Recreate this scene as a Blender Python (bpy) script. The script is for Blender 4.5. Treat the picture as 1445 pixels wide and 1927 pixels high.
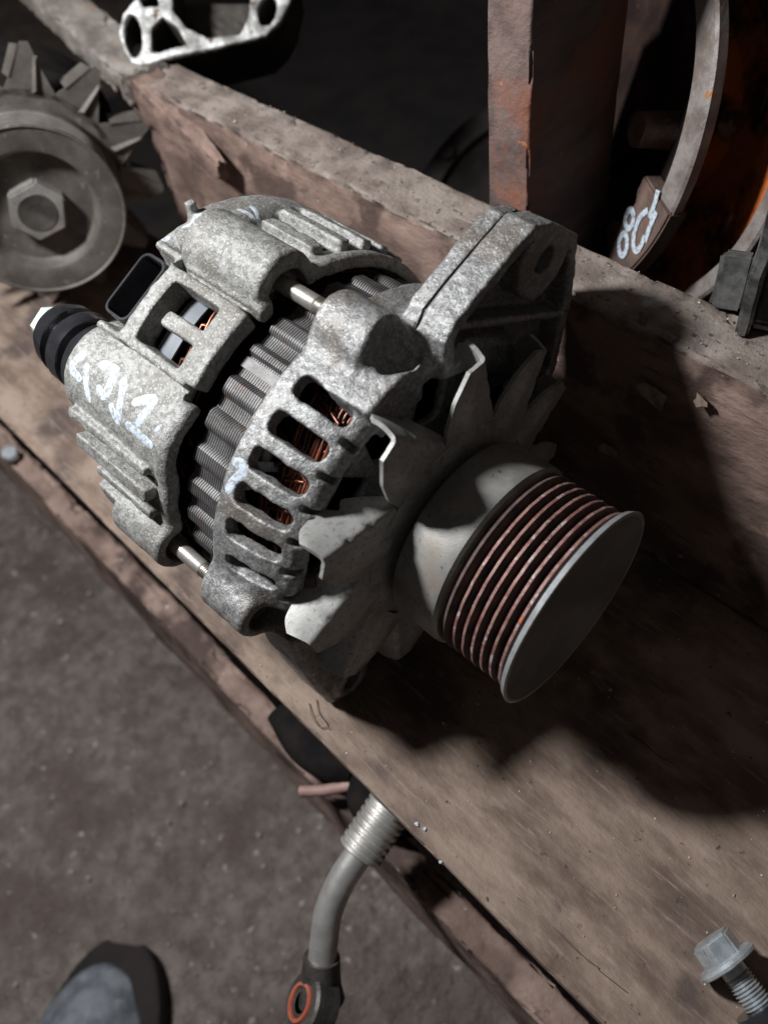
import bpy, bmesh, math, random
import numpy as np
from mathutils import Vector, Matrix, noise
from mathutils.bvhtree import BVHTree
R = math.radians
rnd = random.Random(7)
for o in list(bpy.data.objects): bpy.data.objects.remove(o)
sc = bpy.context.scene
MM = 0.001
# ---------------------------------------------------------------- camera, world, lamp
CAM = np.array([[0.6875293, 0.5199243, -0.5069341],      # rows: world x, y, z; columns: image right, image down, into the picture
                [0.7183680, -0.5889597, 0.3702349],
                [-0.1060696, -0.6187126, -0.7784240]])
CAMPOS = np.array([0.0, 0.0, 297.0])
cd = bpy.data.cameras.new('camera'); cam = bpy.data.objects.new('camera', cd); sc.collection.objects.link(cam)
m = Matrix.Identity(4)
for i in range(3):
    m[i][0] = CAM[i, 0]; m[i][1] = -CAM[i, 1]; m[i][2] = -CAM[i, 2]; m[i][3] = CAMPOS[i] * MM
cam.matrix_world = m
cd.sensor_fit = 'VERTICAL'; cd.sensor_height = 32; cd.lens = 32 * 1600 / 1927
cd.clip_start = 0.02; cd.clip_end = 30
cd.dof.use_dof = True; cd.dof.focus_distance = 0.272; cd.dof.aperture_fstop = 8.6
sc.camera = cam
w = bpy.data.worlds.new("World"); sc.world = w; w.use_nodes = True
w.node_tree.nodes['Background'].inputs[0].default_value = (1.0, 0.93, 0.92, 1)
w.node_tree.nodes['Background'].inputs[1].default_value = 0.052
ld = bpy.data.lights.new('work_lamp', 'POINT'); lamp = bpy.data.objects.new('work_lamp', ld)
ld.energy = 17.8; ld.color = (0.95, 0.97, 1.0); ld.shadow_soft_size = 0.032
lamp.location = Vector((-374, -82, 456)) * MM
sc.collection.objects.link(lamp)
sc.view_settings.view_transform = 'Standard'; sc.view_settings.look = 'None'
sc.view_settings.exposure = 0; sc.view_settings.gamma = 1
sc.cycles.max_bounces = 6

def ray(px, py):
    return CAM @ np.array([(px - 722.5) / 1600, (py - 963.5) / 1600, 1.0])
def at(px, py, d):
    return Vector(CAMPOS + ray(px, py) * d)
def atz(px, py, z):
    r = ray(px, py); return Vector(CAMPOS + r * ((z - 297) / r[2]))

# ---------------------------------------------------------------- materials
def mat(name, c1, c2, scale=60, c3=None, s3=400, t3=(0.55, 0.7), rough=0.7, metal=0.0, bump=0.3, bs=500, bd=0.0006, bump2=0.0, bs2=80,
        ramp=(0.35, 0.65), c4=None, s4=25, t4=(0.55, 0.62), stretch=None, r2=None, spec=0.5, coat=0.0, det=6, grain=None):
    M = bpy.data.materials.new(name); M.use_nodes = True
    nt = M.node_tree; N = nt.nodes; L = nt.links
    b = N['Principled BSDF']
    tc = N.new('ShaderNodeTexCoord'); src = tc.outputs['Object']
    if stretch:
        mp = N.new('ShaderNodeMapping'); mp.inputs['Scale'].default_value = stretch; L.new(src, mp.inputs['Vector']); src2 = mp.outputs['Vector']
    else: src2 = src
    def noi(s, v=src2, d=det, r=0.6):
        n = N.new('ShaderNodeTexNoise'); n.inputs['Scale'].default_value = s; n.inputs['Detail'].default_value = d
        n.inputs['Roughness'].default_value = r; L.new(v, n.inputs['Vector']); return n.outputs['Fac']
    def rampn(f, lo, hi):
        r = N.new('ShaderNodeMapRange'); r.interpolation_type = 'SMOOTHSTEP'; r.inputs[1].default_value = lo; r.inputs[2].default_value = hi; L.new(f, r.inputs[0]); return r.outputs[0]
    def mix(f, a, c):
        x = N.new('ShaderNodeMix'); x.data_type = 'RGBA'; L.new(f, x.inputs[0])
        for s, v in ((6, a), (7, c)):
            if isinstance(v, tuple): x.inputs[s].default_value = v + (1,)
            else: L.new(v, x.inputs[s])
        return x.outputs[2]
    col = mix(rampn(noi(scale), *ramp), c1, c2)
    if c4: col = mix(rampn(noi(s4, src, 4), *t4), col, c4)
    if c3: col = mix(rampn(noi(s3, src, 3), *t3), col, c3)
    if grain:
        mg = N.new('ShaderNodeMapping'); mg.inputs['Scale'].default_value = grain[2]; L.new(src, mg.inputs['Vector'])
        col = mix(rampn(noi(grain[1], mg.outputs['Vector'], 5, .7), *grain[3]), col, grain[0])
    L.new(col, b.inputs['Base Color'])
    b.inputs['Metallic'].default_value = metal; b.inputs['Specular IOR Level'].default_value = spec
    if coat: b.inputs['Coat Weight'].default_value = coat
    if r2 is not None:
        mr = N.new('ShaderNodeMapRange'); mr.inputs[1].default_value = .3; mr.inputs[2].default_value = .7; mr.inputs[3].default_value = rough; mr.inputs[4].default_value = r2
        L.new(noi(scale * 1.7), mr.inputs[0]); L.new(mr.outputs[0], b.inputs['Roughness'])
    else: b.inputs['Roughness'].default_value = rough
    bp = N.new('ShaderNodeBump'); bp.inputs['Strength'].default_value = bump; bp.inputs['Distance'].default_value = bd
    L.new(noi(bs, src2, 5, .65), bp.inputs['Height'])
    if bump2:
        b2 = N.new('ShaderNodeBump'); b2.inputs['Strength'].default_value = bump2; b2.inputs['Distance'].default_value = bd * 4
        L.new(noi(bs2, src2, 4), b2.inputs['Height']); L.new(b2.outputs[0], bp.inputs['Normal'])
    L.new(bp.outputs[0], b.inputs['Normal'])
    return M
M = {}
M['cast'] = mat('cast_aluminium', (0.16, 0.155, 0.148), (0.30, 0.297, 0.29), 560, (0.45, 0.455, 0.45), 1400, (0.56, 0.70), 0.5, 0.4, 0.7, 1100, 0.0005, 0.35, 130,
                (0.36, 0.64), (0.17, 0.15, 0.13), 40, (0.48, 0.66), r2=0.36)
M['cast_rear'] = mat('cast_aluminium_yellowed', (0.17, 0.165, 0.154), (0.31, 0.305, 0.285), 480, (0.45, 0.45, 0.42), 1300, (0.54, 0.70), 0.6, 0.25, 0.9, 1100, 0.0005, 0.3, 160,
                (0.38, 0.60), (0.17, 0.158, 0.138), 35, (0.5, 0.66), r2=0.42)
M['steel_lam'] = mat('lamination_steel', (0.082, 0.075, 0.071), (0.135, 0.13, 0.127), 110, (0.12, 0.072, 0.054), 200, (0.60, 0.74), 0.55, 0.5, 0.4, 900, 0.0003)
M['bolt'] = mat('bolt_steel', (0.36, 0.33, 0.29), (0.50, 0.48, 0.44), 160, (0.2, 0.16, 0.12), 400, (0.6, 0.7), 0.38, 0.7, 0.3, 900, 0.0002)
M['sheet'] = mat('grey_pressed_steel', (0.29, 0.283, 0.265), (0.40, 0.392, 0.37), 70, (0.22, 0.215, 0.205), 700, (0.50, 0.7), 0.55, 0.35, 0.35, 1500, 0.0002, c4=(0.20, 0.185, 0.165), s4=40, t4=(.55, .7))
M['pulley'] = mat('worn_pulley_steel', (0.20, 0.19, 0.175), (0.31, 0.30, 0.275), 90, (0.12, 0.11, 0.10), 500, (0.64, 0.70), 0.5, 0.35, 0.3, 1200, 0.0002, c4=(0.24, 0.20, 0.16), s4=45, t4=(.52, .68))
M['rib_rust'] = mat('rusty_rib_steel', (0.20, 0.085, 0.07), (0.33, 0.19, 0.165), 300, (0.42, 0.36, 0.34), 260, (0.56, 0.66), 0.6, 0.25, 0.6, 900, 0.0003, c4=(0.55, 0.13, 0.03), s4=170, t4=(.70, .73))
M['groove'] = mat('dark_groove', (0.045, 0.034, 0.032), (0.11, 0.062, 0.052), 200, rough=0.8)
M['rim_steel'] = mat('bright_rim_steel', (0.27, 0.275, 0.275), (0.38, 0.385, 0.385), 120, rough=0.42, metal=0.5, bump=0.15)
M['face_dark'] = mat('dark_pulley_face', (0.11, 0.108, 0.106), (0.175, 0.17, 0.165), 30, rough=0.55, metal=0.2, bump=0.15)
M['copper'] = mat('enamelled_copper', (0.035, 0.014, 0.011), (0.24, 0.078, 0.04), 110, rough=0.3, metal=0.5, bump=0.1)
M['black'] = mat('black_plastic', (0.012, 0.012, 0.014), (0.022, 0.022, 0.024), 80, rough=0.22, bump=0.1, coat=0.6)
M['blackdull'] = mat('black_dull', (0.008, 0.007, 0.007), (0.016, 0.013, 0.012), 80, rough=0.9, bump=0.1, spec=0.08)
M['band'] = mat('grey_blue_band', (0.075, 0.085, 0.098), (0.10, 0.112, 0.128), 80, rough=0.5, bump=0.1)
M['stud'] = mat('pale_green_stud', (0.45, 0.60, 0.52), (0.62, 0.75, 0.68), 120, rough=0.5, bump=0.2)
M['paint'] = mat('white_marker_paint', (0.40, 0.46, 0.52), (0.52, 0.58, 0.645), 150, (0.27, 0.28, 0.28), 700, (0.50, 0.60), rough=0.55, bump=0.4, bs=900, bd=0.0004)
wood = dict(rough=0.82, bump=0.7, bs=420, bd=0.0008, bump2=0.5, bs2=70, spec=0.3)
M['board'] = mat('dusty_brown_board', (0.108, 0.074, 0.056), (0.255, 0.188, 0.145), 60, (0.055, 0.04, 0.034), 260, (0.64, 0.74), c4=(0.075, 0.053, 0.045), s4=19, t4=(.50, .66), ramp=(.32, .66), stretch=(0.45, 1.0, 1), grain=((0.27, 0.215, 0.178), 480, (0.10, 1, 1), (.52, .78)), **wood)
M['rail'] = mat('red_primed_rail', (0.105, 0.068, 0.054), (0.25, 0.170, 0.137), 44, (0.45, 0.42, 0.38), 150, (0.66, 0.74), c4=(0.085, 0.055, 0.045), s4=30, t4=(.50, .62), stretch=(0.5, 1, 1), grain=((0.085, 0.055, 0.045), 380, (0.08, 1, 1), (.56, .70)), **wood)
M['rail_top'] = mat('dusty_rail_top', (0.13, 0.10, 0.083), (0.255, 0.212, 0.182), 55, (0.075, 0.055, 0.045), 330, (0.60, 0.68), c4=(0.40, 0.39, 0.37), s4=38, t4=(.62, .72), grain=((0.30, 0.26, 0.225), 420, (0.1, 1, 1), (.56, .72)), **wood)
M['post'] = mat('red_brown_post', (0.085, 0.060, 0.054), (0.165, 0.115, 0.10), 60, (0.42, 0.16, 0.07), 90, (0.68, 0.72), c4=(0.20, 0.085, 0.055), s4=18, t4=(.5, .64), stretch=(1, 1, 0.35), **wood)
M['beam'] = mat('rusty_beam', (0.15, 0.098, 0.078), (0.29, 0.205, 0.168), 36, (0.40, 0.36, 0.32), 130, (0.66, 0.74), c4=(0.07, 0.045, 0.037), s4=16, t4=(.5, .62), **wood)
M['greyplank'] = mat('weathered_grey_plank', (0.12, 0.10, 0.085), (0.27, 0.24, 0.21), 60, (0.30, 0.15, 0.09), 60, (0.62, 0.72), stretch=(.4, 1, 1), **wood)
M['ground'] = mat('oily_earth_ground', (0.145, 0.115, 0.098), (0.245, 0.202, 0.174), 75, (0.45, 0.40, 0.365), 110, (0.64, 0.72), c4=(0.125, 0.092, 0.080), s4=12, t4=(.42, .66), rough=0.8, bump=1, bs=160, bd=0.004, bump2=0.8, bs2=45)
M['void'] = mat('shade_and_sole_black', (0.010, 0.008, 0.007), (0.022, 0.016, 0.014), 20, rough=0.9, bump=0.4)  # near-black, shade painted into the wall and shelf; plain black for the sole
M['rust'] = mat('rusty_cast_iron', (0.085, 0.055, 0.045), (0.17, 0.11, 0.085), 60, (0.33, 0.13, 0.05), 70, (0.62, 0.72), rough=0.75, metal=0.2, bump=0.8, bs=400, bd=0.0008)
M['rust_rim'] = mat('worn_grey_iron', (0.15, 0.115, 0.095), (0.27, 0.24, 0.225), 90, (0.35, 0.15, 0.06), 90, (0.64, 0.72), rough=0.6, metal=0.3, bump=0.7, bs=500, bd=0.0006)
M['rust_shade'] = mat('shade_dark_rusty_iron', (0.014, 0.009, 0.008), (0.035, 0.020, 0.015), 40, (0.10, 0.04, 0.02), 60, (0.66, 0.74), rough=0.9, metal=0.0, bump=0.8, bs=400, bd=0.0008, spec=0.08)  # rust specks are real; the dark base paints shade inside the drum
M['orange'] = mat('orange_rust', (0.60, 0.16, 0.04), (0.06, 0.032, 0.022), 45, (0.30, 0.22, 0.17), 90, (0.60, 0.70), ramp=(.42, .60), rough=0.9, bump=0.8, bs=400, bd=0.0008, spec=0.15)
M['galv'] = mat('dull_galvanised', (0.07, 0.068, 0.065), (0.24, 0.237, 0.23), 130, (0.30, 0.14, 0.08), 150, (0.68, 0.75), rough=0.45, metal=0.5, bump=0.5, bs=500, bd=0.0005)
M['alu_face'] = mat('machined_aluminium', (0.16, 0.15, 0.135), (0.60, 0.60, 0.58), 90, (0.10, 0.07, 0.05), 140, (0.58, 0.68), rough=0.5, metal=0.3, bump=0.6, bs=300, bd=0.0008)
M['inky'] = mat('inky_black_iron', (0.010, 0.008, 0.007), (0.022, 0.016, 0.014), 60, rough=0.7, metal=0.0, bump=0.5, bs=300, bd=0.0008, spec=0.2)  # one near-black tone for the whole housing
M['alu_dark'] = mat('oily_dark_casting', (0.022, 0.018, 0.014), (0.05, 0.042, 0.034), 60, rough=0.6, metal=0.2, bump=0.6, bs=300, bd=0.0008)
M['zinc'] = mat('zinc_plated', (0.42, 0.46, 0.48), (0.62, 0.66, 0.68), 220, (0.34, 0.33, 0.31), 500, (0.6, 0.72), rough=0.32, metal=0.65, bump=0.2)
M['pipe'] = mat('tarnished_steel_pipe', (0.55, 0.53, 0.50), (0.72, 0.70, 0.66), 90, (0.25, 0.20, 0.15), 60, (0.62, 0.72), rough=0.38, metal=0.75, bump=0.15)
M['darkiron'] = mat('dark_oily_iron', (0.05, 0.045, 0.042), (0.10, 0.09, 0.082), 90, rough=0.5, metal=0.4, bump=0.5)
M['redseal'] = mat('orange_red_seal', (0.34, 0.07, 0.035), (0.42, 0.13, 0.07), 200, rough=0.6, bump=0.3)
M['dull2'] = mat('dull_brown_grey_metal', (0.075, 0.064, 0.055), (0.125, 0.110, 0.094), 70, (0.17, 0.15, 0.125), 220, (0.6, 0.72), rough=0.6, metal=0.25, bump=0.3)
M['shoe'] = mat('grey_blue_leather', (0.10, 0.11, 0.125), (0.21, 0.222, 0.24), 55, (0.34, 0.34, 0.34), 120, (0.64, 0.74), rough=0.7, bump=0.6, bs=300, bd=0.001)
M['grit'] = mat('pale_grit', (0.30, 0.27, 0.23), (0.50, 0.48, 0.44), 400, rough=0.8)
M['chip'] = mat('brown_wood_chip', (0.14, 0.09, 0.07), (0.26, 0.19, 0.15), 200, rough=0.8)
M['pink'] = mat('faded_pink_hose', (0.26, 0.15, 0.13), (0.34, 0.21, 0.18), 90, rough=0.6)

# ---------------------------------------------------------------- mesh helpers
def link(name, me, mt, parent=None, ang=35, smooth=True):
    for x in (mt if isinstance(mt, (list, tuple)) else [mt]): me.materials.append(M[x])
    if smooth:
        me.shade_smooth()
        if ang < 179:
            me.set_sharp_from_angle(angle=R(ang))
    o = bpy.data.objects.new(name, me); sc.collection.objects.link(o)
    if parent: o.parent = parent
    return o
def mesh(name, v, f, mt, parent=None, ang=35, smooth=True, mi=None, scale=MM):
    me = bpy.data.meshes.new(name)
    v = np.asarray(v, dtype=np.float64) * scale
    me.from_pydata(v.tolist(), [], f)
    if mi is not None: me.polygons.foreach_set('material_index', mi)
    me.update()
    return link(name, me, mt, parent, ang, smooth)
def fast_mesh(name, V, Q, mt, parent=None, ang=180):
    me = bpy.data.meshes.new(name)
    me.vertices.add(len(V)); me.vertices.foreach_set('co', (V * MM).astype(np.float32).ravel())
    me.loops.add(Q.size); me.loops.foreach_set('vertex_index', Q.astype(np.int32).ravel())
    me.polygons.add(len(Q)); me.polygons.foreach_set('loop_start', np.arange(0, Q.size, 4, dtype=np.int32))
    me.update(calc_edges=True); me.validate()
    return link(name, me, mt, parent, ang)
def empty(name, loc=(0, 0, 0), mtx=None):
    o = bpy.data.objects.new(name, None); sc.collection.objects.link(o); o.empty_display_size = 0.02
    if mtx is not None: o.matrix_world = mtx
    else: o.location = Vector(loc) * MM
    return o
def tag(o, label, cat, group=None, kind=None):
    if label: o['label'] = label
    if cat: o['category'] = cat
    if group: o['group'] = group
    if kind: o['kind'] = kind
    return o
def lathe_geo(prof, seg=96, a0=0, a1=360, wob=None):
    """profile of (x, r[, material]) turned about the x axis"""
    v = []; f = []; mi = []; full = abs(a1 - a0) >= 360
    n = seg if full else seg + 1
    for i in range(n):
        t = R(a0 + (a1 - a0) * i / seg); c, s = math.cos(t), math.sin(t)
        for p in prof:
            rr = p[1] + (wob(p, t) if wob else 0)
            v.append((p[0], -rr * s, rr * c))
    k = len(prof)
    for i in range(seg):
        j = (i + 1) % n
        for q in range(k - 1):
            f.append((i * k + q, i * k + q + 1, j * k + q + 1, j * k + q)); mi.append(prof[q][2] if len(prof[q]) > 2 else 0)
    return v, f, mi
def lathe(name, prof, mt, parent=None, seg=96, ang=35, **k):
    v, f, mi = lathe_geo(prof, seg, **k)
    me = bpy.data.meshes.new(name); me.from_pydata([(a * MM, b * MM, c * MM) for a, b, c in v], [], f)
    me.polygons.foreach_set('material_index', mi)
    bm = bmesh.new(); bm.from_mesh(me); bmesh.ops.remove_doubles(bm, verts=bm.verts, dist=1e-7); bmesh.ops.recalc_face_normals(bm, faces=bm.faces); bm.to_mesh(me); bm.free()
    return link(name, me, mt, parent, ang)
def tube_geo(pts, r, seg=8, cap=True, base=0):
    pts = [Vector(p) for p in pts]; n = len(pts); v = []; f = []
    rr = r if isinstance(r, (list, tuple)) else [r] * n
    t0 = (pts[1] - pts[0]).normalized(); up = t0.orthogonal().normalized()
    for i, p in enumerate(pts):
        t = ((pts[min(i + 1, n - 1)] - pts[max(i - 1, 0)])).normalized()
        up = (up - t * up.dot(t)).normalized(); b = t.cross(up)
        for k in range(seg):
            a = 2 * math.pi * k / seg; v.append(p + (up * math.cos(a) + b * math.sin(a)) * rr[i])
    for i in range(n - 1):
        for k in range(seg):
            k2 = (k + 1) % seg; f.append((base + i * seg + k, base + i * seg + k2, base + (i + 1) * seg + k2, base + (i + 1) * seg + k))
    if cap: f.append(tuple(base + k for k in range(seg))[::-1]); f.append(tuple(base + (n - 1) * seg + k for k in range(seg)))
    return v, f
def spline(pts, n=6):
    P = [Vector(p) for p in pts]; P = [P[0] * 2 - P[1]] + P + [P[-1] * 2 - P[-2]]; out = []
    for i in range(1, len(P) - 2):
        for k in range(n):
            t = k / n; a, b, c, d = P[i - 1:i + 3]
            out.append(0.5 * ((2 * b) + (c - a) * t + (2 * a - 5 * b + 4 * c - d) * t * t + (3 * b - a - 3 * c + d) * t ** 3))
    out.append(P[-2]); return out
def tube(name, pts, r, mt, parent=None, seg=12, ang=50):
    v, f = tube_geo(pts, r, seg); return mesh(name, v, f, mt, parent, ang)
def frame(o, x, z):
    """matrix with local x along x, local z near z, origin o in mm"""
    x = Vector(x).normalized(); z = Vector(z); z = (z - x * z.dot(x)).normalized(); y = z.cross(x)
    mt_ = Matrix.Identity(4)
    for i in range(3): mt_[i][0] = x[i]; mt_[i][1] = y[i]; mt_[i][2] = z[i]; mt_[i][3] = o[i] * MM
    return mt_
def prism(name, poly, x0, x1, mt, parent=None, bev=0.8, seg=2, ang=40, mtx=None, sub=0, amp=0):
    """polygon in the local yz plane pushed from x0 to x1, edges bevelled"""
    bm = bmesh.new()
    a = [bm.verts.new((x0 * MM, y * MM, z * MM)) for y, z in poly]; b = [bm.verts.new((x1 * MM, y * MM, z * MM)) for y, z in poly]
    n = len(poly); bm.faces.new(a); bm.faces.new(b[::-1])
    for i in range(n): bm.faces.new((a[i], b[i], b[(i + 1) % n], a[(i + 1) % n]))
    bmesh.ops.recalc_face_normals(bm, faces=bm.faces)
    if bev: bmesh.ops.bevel(bm, geom=bm.edges[:], offset=bev * MM, segments=seg, affect='EDGES', clamp_overlap=True)
    if sub:
        bmesh.ops.triangulate(bm, faces=[f for f in bm.faces if len(f.verts) > 4])
        bmesh.ops.subdivide_edges(bm, edges=bm.edges[:], cuts=sub, use_grid_fill=True)
        for v in bm.verts: v.co += noise.noise_vector(v.co * 120) * amp * MM
    me = bpy.data.meshes.new(name); bm.to_mesh(me); bm.free()
    o = link(name, me, mt, parent, ang)
    if mtx is not None: o.matrix_world = mtx
    return o
def plank(name, x0, x1, y0, y1, z0, z1, mt, parent=None, nx=240, rad=2.5, amp=0.8, fr=30, mtx=None, mtop=None, chunks=0, ends=0):
    """worn sawn timber running along x: rounded section, edges and faces displaced"""
    w, h = y1 - y0, z1 - z0; sec = []
    def side(a, b, n):
        for i in range(n): t = i / n; sec.append((a[0] + (b[0] - a[0]) * t, a[1] + (b[1] - a[1]) * t))
    ny = max(3, int(w / 5)); nz = max(3, int(h / 5)); ny = min(ny, 24); nz = min(nz, 24)
    def arc(cx, cy, a):
        for i in range(4): t = R(a + 90 * i / 4); sec.append((cx + rad * math.cos(t), cy + rad * math.sin(t)))
    side((y0 + rad, z0), (y1 - rad, z0), ny); arc(y1 - rad, z0 + rad, -90); side((y1, z0 + rad), (y1, z1 - rad), nz); arc(y1 - rad, z1 - rad, 0)
    side((y1 - rad, z1), (y0 + rad, z1), ny); arc(y0 + rad, z1 - rad, 90); side((y0, z1 - rad), (y0, z0 + rad), nz); arc(y0 + rad, z0 + rad, 180)
    n = len(sec); v = []; f = []; mi = []; cy, cz = (y0 + y1) / 2, (z0 + z1) / 2
    for i in range(nx + 1):
        x = x0 + (x1 - x0) * i / nx
        for (y, z) in sec:
            p = Vector((x, y, z)); q = p * (1 / fr)
            d = noise.noise_vector(q) * amp + noise.noise_vector(q * 4.1) * amp * 0.35
            ey = min(abs(y - y0), abs(y - y1)); ez = min(abs(z - z0), abs(z - z1))
            if chunks and ey < rad * 1.5 and ez < rad * 1.5:   # nicks along the arrises
                k = max(0, noise.noise(Vector((x / 9, y, z)) ) - 0.12) * chunks
                d += Vector((0, math.copysign(k, cy - y), math.copysign(k, cz - z)))
            xx = x
            if ends and i in (0, nx): xx += noise.noise(Vector((y / 4, z / 4, x))) * ends
            v.append((xx + d.x, y + d.y * 0.8, z + d.z * 0.8))
    for i in range(nx):
        for k in range(n):
            k2 = (k + 1) % n; f.append((i * n + k, i * n + k2, (i + 1) * n + k2, (i + 1) * n + k)); zz = (sec[k][1] + sec[k2][1]) / 2
            mi.append(1 if (mtop and zz > z1 - rad * .5) else 0)
    f.append(tuple(range(n))[::-1]); f.append(tuple(nx * n + k for k in range(n))); mi += [0, 0]
    f = [tuple(reversed(q)) for q in f] if False else f
    o = mesh(name, v, f, [mt, mtop] if mtop else mt, parent, 50, mi=mi)
    if mtx is not None: o.matrix_world = mtx
    return o

# ---------------------------------------------------------------- signed distance modelling for castings
def nets(F, org, h):
    ins = F < 0; nx, ny, nz = F.shape; cs = (nx - 1, ny - 1, nz - 1); nc = cs[0] * cs[1] * cs[2]
    acc = np.zeros((nc, 3)); cnt = np.zeros(nc); quads = []
    for a in range(3):
        s0 = [slice(None)] * 3; s1 = [slice(None)] * 3; s0[a] = slice(0, -1); s1[a] = slice(1, None)
        A = ins[tuple(s0)]; B = ins[tuple(s1)]; idx = np.argwhere(A != B)
        u, w_ = [k for k in range(3) if k != a]
        ok = (idx[:, u] > 0) & (idx[:, u] < F.shape[u] - 1) & (idx[:, w_] > 0) & (idx[:, w_] < F.shape[w_] - 1); idx = idx[ok]
        i1 = idx.copy(); i1[:, a] += 1
        f0 = F[tuple(idx.T)]; f1 = F[tuple(i1.T)]; t = f0 / (f0 - f1)
        pos = idx.astype(float); pos[:, a] += t
        cells = []
        for du, dw in ((-1, -1), (0, -1), (0, 0), (-1, 0)):
            c = idx.copy(); c[:, u] += du; c[:, w_] += dw
            fl = (c[:, 0] * cs[1] + c[:, 1]) * cs[2] + c[:, 2]; cells.append(fl)
            for k in range(3): acc[:, k] += np.bincount(fl, pos[:, k], nc)
            cnt += np.bincount(fl, minlength=nc)
        q = np.stack(cells, 1); flip = ins[tuple(idx.T)] == (a == 1)
        q[flip] = q[flip][:, ::-1]; quads.append(q)
    Q = np.concatenate(quads); used = np.where(cnt > 0)[0]; mp = np.full(nc, -1); mp[used] = np.arange(len(used))
    V = acc[used] / cnt[used][:, None] * h + np.array(org); return V, mp[Q]
def grid(lo, hi, h):
    ax = [np.arange(lo[k], hi[k] + h, h, dtype=np.float32) for k in range(3)]
    return np.meshgrid(*ax, indexing='ij')
def smin(a, b, k): 
    hh = np.clip(0.5 + 0.5 * (b - a) / k, 0, 1); return b * (1 - hh) + a * hh - k * hh * (1 - hh)
def smax(a, b, k): return -smin(-a, -b, k)
def box2(u, v, hu, hv, r=0):
    qu = np.abs(u) - (hu - r); qv = np.abs(v) - (hv - r)
    return np.hypot(np.maximum(qu, 0), np.maximum(qv, 0)) + np.minimum(np.maximum(qu, qv), 0) - r
def poly2(y, z, P):
    d = np.full(y.shape, 1e9, np.float32); s = np.ones(y.shape, bool)
    n = len(P)
    for i in range(n):
        (ax, az), (bx, bz) = P[i], P[(i + 1) % n]; ex, ez = bx - ax, bz - az
        wx, wz = y - ax, z - az; t = np.clip((wx * ex + wz * ez) / (ex * ex + ez * ez), 0, 1)
        d = np.minimum(d, (wx - ex * t) ** 2 + (wz - ez * t) ** 2)
        c = (z >= az) != (z >= bz); 
        with np.errstate(divide='ignore', invalid='ignore'): xx = ax + (z - az) * ex / (ez if ez else 1e-9)
        s ^= (c & (y < xx))
    return np.where(s, 1, -1) * np.sqrt(d)
def slab(x, a, b): return np.abs(x - (a + b) / 2) - (b - a) / 2
def ext(d2, x, a, b, r=1.5):
    dx = slab(x, a, b) + r; dd = d2 + r
    return np.hypot(np.maximum(dx, 0), np.maximum(dd, 0)) + np.minimum(np.maximum(dx, dd), 0) - r
def rough3(X, Y, Z, s, a):
    """cheap lumpy field for sand-cast surfaces"""
    return a * (np.sin(X * s + 1.3 * np.sin(Y * s * .7)) * np.sin(Y * s * 1.1 + 1.7 * np.sin(Z * s * .6)) * np.sin(Z * s * .93 + 1.1 * np.sin(X * s * .8)))

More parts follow.
